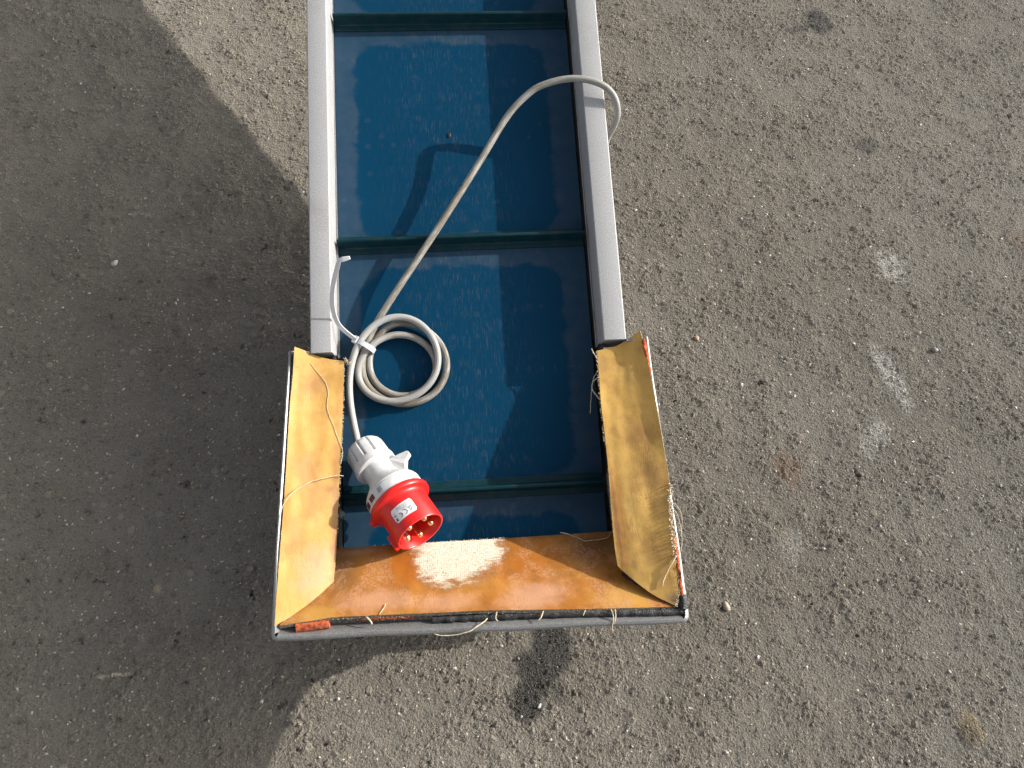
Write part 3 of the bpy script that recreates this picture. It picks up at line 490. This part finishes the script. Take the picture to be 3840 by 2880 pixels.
# rubber flaps (skirts)
def lerp(P, t):
    P = np.array(P, float); L = np.r_[0, np.cumsum(np.linalg.norm(np.diff(P, axis=0), axis=1))]; L /= L[-1]
    return np.array([np.interp(t, L, P[:, i]) for i in range(3)])
def flap(name, m, c0, c1, d0, d1, nu, nv, th, wr, sag):
    # c0(u), c1(u): edges at v=0 and v=1;  d0(v), d1(v): edges at u=0 and u=1
    c0, c1, d0, d1 = [spline(c, 0.002) for c in (c0, c1, d0, d1)]
    G = np.zeros((nv + 1, nu + 1, 3))
    for j in range(nv + 1):
        for k in range(nu + 1):
            u, w = k / nu, j / nv
            p = (1 - w) * lerp(c0, u) + w * lerp(c1, u) + (1 - u) * lerp(d0, w) + u * lerp(d1, w)
            p -= (1 - u) * (1 - w) * c0[0] + u * (1 - w) * c0[-1] + (1 - u) * w * c1[0] + u * w * c1[-1]
            e = min(1.0, 8 * min(u, 1 - u, w, 1 - w)); q = Vector((p[0], p[1], 0))
            dz = wr * e * (mnoise.noise(q * 28) + 0.5 * mnoise.noise(Vector((p[0] * 110, p[1] * 35, 3))) + 0.25 * mnoise.noise(q * 190)) - sag * math.sin(math.pi * u) * (0.35 + 0.65 * math.sin(math.pi * w))
            G[j, k] = p + (0, 0, dz)
            if e < 1: G[j, k, :2] += 0.00035 * (1 - e) * np.array([mnoise.noise(Vector((p[0] * 700, p[1] * 700, 1))), mnoise.noise(Vector((p[0] * 700, p[1] * 700, 5)))])
    du = np.gradient(G, axis=1); dv = np.gradient(G, axis=0); N = np.cross(du, dv); N /= np.linalg.norm(N, axis=2)[..., None]
    if N[..., 2].mean() < 0: N = -N
    H = G - N * th; W_ = nu + 1; n_ = W_ * (nv + 1); v = list(G.reshape(-1, 3)) + list(H.reshape(-1, 3)); f = []; mi = []
    flip = np.cross(du, dv)[..., 2].mean() < 0
    for j in range(nv):
        for k in range(nu):
            a = j * W_ + k; qd = (a, a + 1, a + W_ + 1, a + W_)
            f.append(qd[::-1] if flip else qd); f.append(tuple(n_ + i_ for i_ in (qd if flip else qd[::-1]))); mi += [0, 0]
    ring = [k for k in range(W_)] + [j * W_ + nu for j in range(1, nv + 1)] + [nv * W_ + k for k in range(nu - 1, -1, -1)] + [j * W_ for j in range(nv - 1, 0, -1)]
    for a, b in zip(ring, ring[1:] + ring[:1]):
        f.append((a, n_ + a, n_ + b, b) if not flip else (b, n_ + b, n_ + a, a)); mi.append(1)
    me = mesh(name, v, f, [m, EDGE]); me.polygons.foreach_set('material_index', mi); sharp(me, 50)
    o = link(name, me, conv, CB); return o, G
LFL, GL = flap('rubber_flap', TANL, LF_OUT, LF_IN, LF_BACK, LF_MIT, 70, 26, 0.0028, 0.0011, 0.0)
RFL, GR = flap('rubber_flap', TANR, RF_OUT, RF_IN, RF_BACK, RF_MIT, 70, 26, 0.0028, 0.0010, -0.0006)
BFL, GB = flap('rubber_flap', TANB, BF_LOW, BF_TOP, [BF_LOW[0], (-0.150, 0.078, 0.074), BF_TOP[0]], [BF_LOW[-1], (0.150, 0.074, 0.068), BF_TOP[-1]], 80, 30, 0.0034, 0.0012, -0.0030)
LFL['label'] = 'sunlit yellow tan rubber flap on the left'; RFL['label'] = 'tan rubber flap on the right with frayed outer edge'; BFL['label'] = 'orange brown front flap worn white in the middle'

def fringe(parent, P, n, lmin, lmax, out, name='frayed_edge', r=0.00032, spread=0.7, up=0.3):
    mb = MB(); P = spline(P, 0.0015)
    for k in range(n):
        p = Vector(P[random.randrange(len(P))]); L = random.uniform(lmin, lmax)
        d = (Vector(out) + Vector((random.uniform(-1, 1), random.uniform(-1, 1), random.uniform(-0.4, 1) * up)) * spread).normalized()
        e = (d + Vector((random.uniform(-1, 1), random.uniform(-1, 1), random.uniform(-0.5, 0.5))) * 0.8).normalized()
        mb.tube([p - d * 0.0008, p + d * L * 0.5, p + d * L * 0.6 + e * L * 0.4], [r, r, r * 0.6], 4)
    o = mb.done(name, THREAD, parent); o['kind'] = 'stuff'; return o
off = lambda P, d: [tuple(Vector(p) + Vector(d)) for p in P]
fringe(LFL, off(LF_OUT[1:], (0, 0, -0.001)), 130, 0.0006, 0.0018, (-0.8, 0, 0.1))
fringe(LFL, off(LF_IN[:4], (0, 0, -0.001)), 130, 0.0005, 0.0014, (0.8, 0, 0.1))
fringe(LFL, off([LF_IN[0], tuple(Vector(LF_IN[0]) + Vector((0.002, -0.004, 0)))], (0.0005, 0, 0)), 14, 0.003, 0.006, (0.6, 0.5, 0.3))
fringe(RFL, off(RF_OUT[5:9], (0, 0, -0.0006)), 230, 0.0015, 0.0042, (0.1, -0.35, 0.3), r=0.0004)
fringe(RFL, off(RF_OUT[8:], (0, 0, -0.0006)), 130, 0.0008, 0.0022, (0.4, -0.3, 0.3))
fringe(RFL, off(RF_IN[:4], (0, 0, -0.001)), 120, 0.0006, 0.0024, (-0.7, -0.2, 0.1))
fringe(RFL, off(RF_IN[4:7], (0.0008, 0, -0.001)), 90, 0.0008, 0.0018, (-0.9, 0, 0.1))
fringe(BFL, off(BF_LOW[3:], (0, -0.0006, -0.0014)), 330, 0.0006, 0.0026, (0, -0.9, 0.0))
fringe(BFL, off(BF_TOP[1:5], (0, 0, 0)), 90, 0.0005, 0.0014, (0.0, 0.7, 0.3))
def seat(P, G, lift):      # lay a line of points on a flap
    F_ = G.reshape(-1, 3); out = []
    for p in P:
        d = (F_[:, 0] - p[0]) ** 2 + (F_[:, 1] - p[1]) ** 2; k = np.argsort(d)[:4]; w = 1 / (d[k] + 1e-8)
        out.append((p[0], p[1], float((F_[k, 2] * w).sum() / w.sum()) + lift))
    return out
def thread(parent, P, r=0.00045):
    r *= 0.75; P = spline(P, 0.002); P = [tuple(p + np.array([mnoise.noise(Vector(p) * 160) * 0.0006, mnoise.noise(Vector(p) * 160 + Vector((9, 0, 0))) * 0.0006, 0])) for p in P]
    return MB().tube(P, r, 6).done('loose_thread', THREAD, parent)
thread(LFL, seat(TH1, GL, 0.0007), 0.00030)
T2 = seat(TH2, GL, 0.003); T2[0] = (T2[0][0] + 0.002, T2[0][1], T2[0][2] - 0.001); thread(LFL, T2, 0.0005)
thread(BFL, off(seat(TH3[:5], GB, 0.0015) + [TH3[5], TH3[6]], (0, 0, 0.0)), 0.0005)
thread(BFL, TH4, 0.0006)
thread(RFL, [(0.1660, 0.142, 0.071), (0.1730, 0.139, 0.072), (0.1765, 0.131, 0.070), (0.1772, 0.122, 0.066), (0.1760, 0.112, 0.063)], 0.0004)
thread(RFL, [(0.1665, 0.138, 0.071), (0.1715, 0.133, 0.073), (0.1742, 0.124, 0.071), (0.1750, 0.114, 0.070), (0.1744, 0.100, 0.068)], 0.0004)
thread(RFL, seat([(0.1650, 0.098, 0), (0.1590, 0.090, 0), (0.1540, 0.083, 0), (0.1500, 0.074, 0)], GR, 0.0014), 0.0008)
thread(RFL, [(0.1215, 0.262, 0.033), (0.1165, 0.258, 0.031), (0.1150, 0.252, 0.030), (0.1180, 0.244, 0.035), (0.1205, 0.240, 0.037)], 0.0006)
thread(RFL, [(0.1222, 0.268, 0.032), (0.1178, 0.262, 0.028), (0.1160, 0.252, 0.024), (0.1150, 0.242, 0.020), (0.1138, 0.230, 0.016)], 0.0005)
thread(RFL, [(0.1224, 0.280, 0.030), (0.1195, 0.286, 0.030), (0.1172, 0.290, 0.031)], 0.0007)
thread(BFL, [(-0.0930, 0.0672, 0.0863), (-0.0895, 0.0640, 0.0883), (-0.0875, 0.0612, 0.0879)], 0.0009)
thread(BFL, seat([(-0.0820, 0.0680, 0), (-0.0790, 0.0720, 0), (-0.0775, 0.0750, 0)], GB, 0.0012), 0.0005)
thread(BFL, [(0.0500, 0.0622, 0.0869), (0.0470, 0.0570, 0.0900), (0.0440, 0.0545, 0.0904)], 0.0007)
thread(BFL, [(0.1050, 0.0600, 0.0876), (0.1060, 0.0540, 0.0906), (0.1045, 0.0470, 0.0913), (0.1048, 0.0420, 0.0869), (0.1042, 0.0390, 0.0800)], 0.0006)
thread(BFL, [(0.1085, 0.0600, 0.0876), (0.1078, 0.0540, 0.0908), (0.1060, 0.0480, 0.0913)], 0.0006)
thread(BFL, [(0.0840, 0.0600, 0.0876), (0.0815, 0.0565, 0.0900)], 0.0005)
thread(BFL, [(0.0120, 0.0640, 0.0868), (0.0110, 0.0590, 0.0890), (0.0125, 0.0565, 0.0900)], 0.0007)

# sponge rubber strips, sealant and one gap-shade strip between flap and steel edge
def strip(name, P, w, h, m, amp=0.001, seed=0.0):
    P = spline(P, 0.0025); v = []; f = []; n_ = 8
    for k, p in enumerate(P):
        T = Vector(P[min(k + 1, len(P) - 1)] - P[max(k - 1, 0)]).normalized(); s_ = T.cross(Vector((0, 0, 1))).normalized()
        for j in range(n_):
            a = 2 * math.pi * (j + 0.5) / n_; rr = 1 + amp * 500 * mnoise.noise(Vector((k * 0.45, j * 0.9, seed)))
            v.append(Vector(p) + s_ * math.cos(a) * w / 2 * 1.15 * rr + Vector((0, 0, 1)) * math.sin(a) * h / 2 * 1.15 * rr)
    for k in range(len(P) - 1):
        for j in range(n_): f.append((k * n_ + j, k * n_ + (j + 1) % n_, (k + 1) * n_ + (j + 1) % n_, (k + 1) * n_ + j))
    f += [tuple(range(n_ - 1, -1, -1)), tuple(range(len(P) * n_ - n_, len(P) * n_))]
    return part(MB().add(v, f), name, m, ang=60)
zr = lambda x, y, d: (x, y, RZ(y) + d)
strip('foam_or_gap_strip', [zr(-0.1475, 0.0622, -0.0030), zr(-0.135, 0.0628, -0.0030), zr(-0.122, 0.0640, -0.0035)], 0.0072, 0.006, FOAM, 0.0006, 1)
strip('foam_or_gap_strip', [zr(-0.100, 0.0655, -0.0045), zr(-0.08, 0.0650, -0.0040), zr(-0.055, 0.0642, -0.0045)], 0.0032, 0.003, FOAM, 0.0013, 2)
strip('foam_or_gap_strip', [zr(0.1658, 0.2955, 0.0006), zr(0.1672, 0.2800, -0.0004), zr(0.1684, 0.2600, -0.0020)], 0.0034, 0.0045, FOAM, 0.0012, 3)
strip('foam_or_gap_strip', [zr(0.1660, 0.1130, -0.0012), zr(0.1658, 0.0980, -0.0004), zr(0.1652, 0.0800, -0.0002), zr(0.1648, 0.0640, -0.0006)], 0.0036, 0.0045, FOAM, 0.0013, 4)
strip('foam_or_gap_strip', [zr(-0.1608, 0.2950, -0.0030), zr(-0.1622, 0.20, -0.0034), zr(-0.1645, 0.075, -0.0034)], 0.0035, 0.004, GUNK, 0.0005, 5)  # black strip laid in the left gap to stand in for its shade
strip('sealant_bead', [zr(-0.04, 0.0605, -0.0055), zr(0.04, 0.0590, -0.0050), zr(0.10, 0.0565, -0.0040), zr(0.150, 0.0540, -0.0025), zr(0.1640, 0.0545, -0.0015)], 0.0060, 0.0045, GUNK, 0.0009, 6)
strip('sealant_bead', [zr(0.1650, 0.0665, 0.0000), zr(0.1658, 0.0610, 0.0000), zr(0.1646, 0.0560, -0.0004)], 0.0055, 0.0055, GUNK, 0.0009, 7)
strip('sealant_bead', [(0.1250, 0.0862, 0.060), (0.1310, 0.0800, 0.063), (0.1400, 0.0725, 0.070)], 0.0075, 0.007, GUNK, 0.0009, 8)
strip('fleece_strip', [(0.1262, 0.1720, 0.0180), (0.1266, 0.1500, 0.0190), (0.1270, 0.1300, 0.0200)], 0.0042, 0.005, BRUSH, 0.0005, 9)
# two washers on the inner left side plate
for y, z in ((0.150, 0.010), (0.205, 0.010)):
    mb = MB(); mb.tube([(-0.1248, y, z), (-0.1232, y, z)], 0.0045, 20); mb.tube([(-0.1248, y, z), (-0.1212, y, z)], 0.0024, 6); part(mb, 'bolt', FRAME)

# ------------------------------------------------------------------ power cable with its plug and cable tie
cab = thing('power_cable', 'grimy grey power cable coiled on the blue belt, ending in a red and white plug', 'cable', B @ Vector((-0.062, 0.292, 0.001)))
KB = Matrix.Translation(cab.location).inverted() @ B
RC = 0.0033
gl = Vector(PLUG[0]); w_ = (Vector(PLUG[1]) - gl).normalized()
COIL = [(x, y, max(0.0036, z * 0.72)) if k < 52 else (x, y, z * 0.85) for k, (x, y, z) in enumerate(COIL)]
end = COIL[:-2] + [tuple(gl - w_ * 0.008), tuple(gl + w_ * 0.009)]
P = spline([(0.1315, 0.4600, -0.030), (0.1420, 0.4850, -0.022), (0.1515, 0.5060, -0.006)] + ARCH + end, 0.0028)
arch_n = int(len(P) * 0.30); I = np.arange(len(P))
far = np.abs(I[:, None] - I[None, :]) > 9; zmin = np.where((P[:, 0] < 0.118), RC + 0.0002, -1)
for it in range(260):
    D = P[:, None] - P[None, :]; d = np.linalg.norm(D, axis=2); hit = far & (d < 2 * RC)
    if not hit.any(): break
    sgn = np.where(np.abs(D[..., 2]) < 1e-4, np.sign(I[:, None] - I[None, :]) * 1e-3, D[..., 2])
    U = np.stack([D[..., 0] * 0.35, D[..., 1] * 0.35, sgn * 1.3], 2); U /= np.linalg.norm(U, axis=2)[..., None] + 1e-9
    mv = (U * ((2 * RC - d) * hit)[..., None]).sum(1) / np.maximum(hit.sum(1), 1)[:, None] * 0.45
    mv[:arch_n // 2] = 0; mv[-5:] = 0; P = P + mv
    S_ = P.copy(); S_[1:-1] = 0.25 * P[:-2] + 0.5 * P[1:-1] + 0.25 * P[2:]; k = slice(arch_n // 2, len(P) - 5); P[k] = 0.6 * P[k] + 0.4 * S_[k]
    P[:, 2] = np.maximum(P[:, 2], zmin)
P = spline(P[::2], 0.0018)
sheath = MB().tube(P, RC, 16).done('sheath', CABLE, cab, KB)
t = np.arange(len(P)) / len(P); dirt = np.interp(t, [0, 0.10, 0.2, 0.28, 0.45, 0.62, 0.76, 0.84, 1.0], [0.35, 0.30, 0.75, 1.0, 0.95, 0.7, 0.35, 0.12, 0.05])
av = sheath.data.attributes.new('along', 'FLOAT_VECTOR', 'POINT'); L_ = np.r_[0, np.cumsum(np.linalg.norm(np.diff(P, axis=0), axis=1))]; an_ = np.arange(16) * 2 * math.pi / 16
uvw = np.stack([np.repeat(L_ * 70, 16), np.tile(np.cos(an_) * 2.6, len(P)), np.tile(np.sin(an_) * 2.6, len(P))], 1).astype(np.float32); av.data.foreach_set('vector', uvw.ravel())
at_ = sheath.data.attributes.new('dirt', 'FLOAT', 'POINT'); at_.data.foreach_set('value', np.repeat(dirt, 16).astype(np.float32))

kn = int(np.argmin(np.linalg.norm(P - np.array((0.0050, 0.4630, 0.0232)), axis=1)))
v, f = rock((0, 0, 0), 0.0016, 0.6, 12, True); v = [tuple(np.array(q) + P[kn] + np.array((-0.0026, 0.0008, 0.0018))) for q in v]
MB().add(v, f).done('sheath_nick', GUNK, cab, KB)
# cable tie
c = Vector((-0.1026, 0.3103, 0.0150)); tg = Vector((-0.54, -0.84, 0)).normalized(); pp = Vector((0.84, -0.54, 0))
mb = MB(); ring = []
near = P[(np.abs((P - np.array(c)) @ np.array(tg)) < 0.003) & (np.linalg.norm(P - np.array(c), axis=1) < 0.03)]
ua = (near - np.array(c)) @ np.array(pp); za = near[:, 2]
u0, u1 = max(ua.min(), -0.012) - RC - 0.0005, min(ua.max(), 0.012) + RC + 0.0005; z0, z1 = max(za.min() - RC, 0.0008), za.max() + RC + 0.0006
uc, ur, zc, zh = (u0 + u1) / 2, (u1 - u0) / 2, (z0 + z1) / 2, (z1 - z0) / 2
for k in range(41):
    a = 2 * math.pi * k / 40; ca, sa = math.cos(a), math.sin(a); e = 0.75
    ring.append(c + pp * (uc + ur * math.copysign(abs(ca) ** e, ca)) + Vector((0, 0, zc + zh * math.copysign(abs(sa) ** e, sa) - c.z)))
tie = mb.ribbon(ring, tg, 0.0048, 0.0012).done('cable_tie', TIE, cab, KB); sharp(tie.data, 40)
hd = c + pp * (u0 - 0.0002) + Vector((0, 0, zc + zh * 0.55 - c.z))
F = Matrix.Translation(hd) @ Matrix((pp.to_tuple() , tg.to_tuple(), (0, 0, 1))).transposed().to_4x4() @ Matrix.Rotation(-0.6, 4, 'Y')
mb = MB(); mb.box(-0.003, 0.003, -0.0037, 0.0037, -0.0026, 0.0026); mb.v = [tuple(F @ Vector(q)) for q in mb.v]
o = mb.done('tie_head', TIE, tie, smooth=False); bevel(o, 0.0008)
tl = spline([tuple(hd)] + TAIL[1:] , 0.004)
mb = MB(); mb.ribbon(tl, (0.9, 0.3, 0.45), 0.0042, 0.0011); o = mb.done('tie_tail', TIE, tie); sharp(o.data, 40)
mb = MB(); mb.ribbon(TIP, (0.1, 0.9, 0.3), [0.004, 0.0042, 0.0044, 0.003], 0.0011); o = mb.done('tie_tip', TIE, tie); sharp(o.data, 40); bevel(o, 0.0004)

# plug: local x to the latch side, y up, z along the axis to the pins
vv = (Vector((0, 0, 1)) - w_ * w_.z).normalized(); rr_ = vv.cross(w_)
PF = Matrix.Translation(gl) @ Matrix((rr_.to_tuple(), vv.to_tuple(), w_.to_tuple())).transposed().to_4x4()
def pl(mb, name, m, parent=None, smooth=True, ang=35, basis=None):
    mb.v = [tuple(PF @ Vector(q)) for q in mb.v]; o = mb.done(name, m, parent or cab, KB if parent is None else None, smooth)
    if smooth: sharp(o.data, ang)
    return o

mb = MB(); mb.lathe([(0.0132, 0.028), (0.0142, 0.031), (0.0144, 0.045), (0.0156, 0.049), (0.0200, 0.0545), (0.0235, 0.0585), (0.0250, 0.0602), (0.0250, 0.0622), (0.0261, 0.0630), (0.0263, 0.0722), (0.020, 0.0724)], 64)
plug = pl(mb, 'plug', WHITE); plug['label'] = 'red and white five pin power plug'
mb = MB()
def flute(r, a, t):
    g = max(0.0, math.cos(12 * t)) ** 5
    return r * (1 - 0.115 * g) if 0.0070 < a < 0.0255 and r > 0.013 else r
mb.lathe([(0.0040, 0.009), (0.0042, 0.0050), (0.0125, 0.0048), (0.0155, 0.0062), (0.0174, 0.0088), (0.0184, 0.0120), (0.0186, 0.0245), (0.0190, 0.0258), (0.0196, 0.0290), (0.0196, 0.0330), (0.0186, 0.0338), (0.0140, 0.0336)], 240, flute)
pl(mb, 'gland_nut', WHITE, plug, ang=28)
mb = MB(); mb.lathe([(0.0262, 0.0722), (0.0274, 0.0730), (0.0282, 0.0742), (0.0282, 0.0768), (0.0274, 0.0781), (0.0240, 0.0790), (0.0229, 0.0803), (0.0225, 0.0830), (0.0223, 0.1090), (0.0218, 0.1099), (0.0207, 0.1099), (0.0202, 0.1092), (0.0199, 0.0880), (0.0001, 0.0878)], 72)
coll = pl(mb, 'pin_collar', RED, plug, ang=40)
mb = MB(); mb.box(-0.0258, -0.0212, -0.0029, 0.0029, 0.0955, 0.1097); o = pl(mb, 'keyway', RED, plug, False); bevel(o, 0.0007)
mb = MB(); mb.box(-0.0312, -0.0265, -0.0042, 0.0042, 0.0728, 0.0785); o = pl(mb, 'flange_tab', RED, plug, False); bevel(o, 0.0014, 3)
def prism(poly, y0, y1, taper=1.0):
    n_ = len(poly); v = [(x, y0 * (taper if x > 0.025 else 1), z) for x, z in poly] + [(x, y1 * (taper if x > 0.025 else 1), z) for x, z in poly]
    return v, [tuple(range(n_)), tuple(range(2 * n_ - 1, n_ - 1, -1))] + [(i_ + n_, (i_ + 1) % n_ + n_, (i_ + 1) % n_, i_) for i_ in range(n_)]
mb = MB(); mb.add(*prism([(0.0128, 0.0350), (0.0225, 0.0368), (0.0305, 0.0385), (0.0318, 0.0400), (0.0312, 0.0425), (0.0262, 0.0448), (0.0228, 0.0490), (0.0205, 0.0545), (0.0128, 0.0520)], -0.0045, 0.0045, 0.75))
o = pl(mb, 'latch', WHITE, plug, False); bevel(o, 0.0007)
for a0, a1, m in ((143, 157, DARKRED), (121, 135, DARKRED), (98, 108, GREYINK)):
    mb = MB(); v = []; f = []
    for k in range(5):
        t_ = math.radians(a0 + (a1 - a0) * k / 4)
        for r_, z_ in ((0.0256, 0.0645), (0.02668, 0.0645), (0.02672, 0.0692), (0.0256, 0.0692)): v.append((r_ * math.cos(t_), r_ * math.sin(t_), z_))
    for k in range(4):
        for j in range(4): f.append((k * 4 + j, k * 4 + (j + 1) % 4, k * 4 + 4 + (j + 1) % 4, k * 4 + 4 + j))
    mb.add(v, f + [(3, 2, 1, 0), (16, 17, 18, 19)]); pl(mb, 'vent_slot', m, plug, False)
for k in range(5):
    a = math.pi + 2 * math.pi * k / 5 + 0.10; r_ = 0.0035 if k == 0 else 0.0029; L = 0.1090 if k == 0 else 0.1080
    x, y = 0.0126 * math.cos(a), 0.0126 * math.sin(a)
    prof_ = [(r_, 0.0790), (r_, L - r_)] + [(r_ * math.cos(q_), L - r_ + r_ * math.sin(q_)) for q_ in np.linspace(0.2, 1.5, 7)]
    mb = MB(); mb.lathe(prof_, 20); mb.v = [(q[0] + x, q[1] + y, q[2]) for q in mb.v]; pl(mb, 'contact_pin', BRASS, plug, ang=60)
# rating sticker wrapped on the collar, print as thin raised ink
RS = 0.02245
def wrap(q, lift): a = math.pi / 2 + q[0] / RS; R2 = RS + lift; return (R2 * math.cos(a), R2 * math.sin(a), 0.0945 + q[1])
hw, hh, rc = 0.0107, 0.0066, 0.0014; v = []; f = []; nx_, ny_ = 24, 6
for j in range(ny_ + 1):
    yy = -hh + 2 * hh * j / ny_; inset = 0.0
    if abs(yy) > hh - rc: dd = abs(yy) - (hh - rc); inset = rc - math.sqrt(max(rc * rc - dd * dd, 0))
    for k in range(nx_ + 1): v.append(wrap(((-1 + 2 * k / nx_) * (hw - inset), yy), 0.0002))
for j in range(ny_):
    for k in range(nx_): a = j * (nx_ + 1) + k; f.append((a, a + nx_ + 1, a + nx_ + 2, a + 1))
mi = [0] * len(f); mb = MB(); mb.add(v, f)
def ink(v2, f2, m):
    mb.add([wrap(q, 0.00035) for q in v2], [tuple(q) for q in f2]); mi.extend([m] * len(f2))
def bar(x0, x1, y0, y1, m):
    k_ = max(1, int(abs(x1 - x0) / 0.001)); v2 = []; f2 = []
    for k in range(k_ + 1): xx = x0 + (x1 - x0) * k / k_; v2 += [(xx, y0), (xx, y1)]
    for k in range(k_): f2.append((2 * k, 2 * k + 1, 2 * k + 3, 2 * k + 2))
    ink(v2, f2, m)
def line(x0, y0, x1, y1, w, m):
    d = Vector((x1 - x0, y1 - y0)).normalized() * w / 2; ink([(x0 - d.y, y0 + d.x), (x0 + d.y, y0 - d.x), (x1 + d.y, y1 - d.x), (x1 - d.y, y1 + d.x)], [(0, 1, 2, 3)], m)
def text(s_, x, y, size, m, sx=1.0):
    cu = bpy.data.curves.new('lettering', 'FONT'); cu.body = s_; cu.size = size; cu.align_x = 'CENTER'; cu.align_y = 'CENTER'; cu.resolution_u = 3
    to = bpy.data.objects.new('lettering', cu); C.objects.link(to); bpy.context.view_layer.update()
    tm = to.evaluated_get(bpy.context.evaluated_depsgraph_get()).to_mesh()
    v2 = [(q.co.x * sx + x, q.co.y + y) for q in tm.vertices]; f2 = [tuple(q.vertices) for q in tm.polygons]
    bpy.data.objects.remove(to); bpy.data.curves.remove(cu); ink(v2, f2, m)
def arc(cx, cy, r, a0, a1, w, m):
    A = np.linspace(math.radians(a0), math.radians(a1), 12); v2 = []; f2 = []
    for a in A: v2 += [(cx + (r - w / 2) * math.cos(a), cy + (r - w / 2) * math.sin(a)), (cx + (r + w / 2) * math.cos(a), cy + (r + w / 2) * math.sin(a))]
    ink(v2, [(2 * k, 2 * k + 1, 2 * k + 3, 2 * k + 2) for k in range(11)], m)
arc(-0.0005, 0.0026, 0.0020, 80, 280, 0.00055, 1)                                   # C
arc(0.0042, 0.0026, 0.0020, 80, 280, 0.00055, 1); bar(0.0023, 0.0039, 0.00235, 0.00285, 1)   # E
text('~', 0.0085, -0.0022, 0.0034, 1); bar(0.0074, 0.0096, -0.0006, 0.0004, 1)
line(0.0076, 0.0018, 0.0096, 0.0052, 0.0004, 1); line(0.0096, 0.0018, 0.0076, 0.0052, 0.0004, 1); arc(0.0086, 0.0036, 0.0009, 0, 330, 0.0004, 1); line(0.0076, 0.0048, 0.0096, 0.0048, 0.0003, 1)
text('UK', -0.0060, 0.0036, 0.0024, 1); text('CA', -0.0060, 0.0017, 0.0024, 1); line(-0.0040, 0.0008, -0.0088, 0.0002, 0.0004, 1)
rt = random.Random(5)
for row in range(5):
    x = -0.0094 + 0.0006 * row; yy = -0.0052 + row * 0.00118
    while x < (0.0045 if row < 3 else 0.0005):
        L = rt.uniform(0.0005, 0.0018); bar(x, x + L, yy, yy + 0.00055, 2); x += L + rt.uniform(0.0003, 0.0006)
mb.v = [tuple(PF @ Vector(q)) for q in mb.v]
me = mesh('rating_sticker', mb.v, mb.f, [PAPER, INK, GREYINK], False); me.polygons.foreach_set('material_index', mi)
st = link('rating_sticker', me, plug); st['label'] = 'white sticker printed CE'

# ------------------------------------------------------------------ a flake of dirt lying on the belt
v, f = rock((0, 0, 0), 0.0026, 0.22, 77, True)
fl = link('dirt_flake', mesh('dirt_flake', v, f, INK)); fl.matrix_world = B @ Matrix.Translation((-0.0077, 0.5310, 0.0006))
fl['label'] = 'small black flake of dirt on the blue belt left of the cable'; fl['category'] = 'dirt'
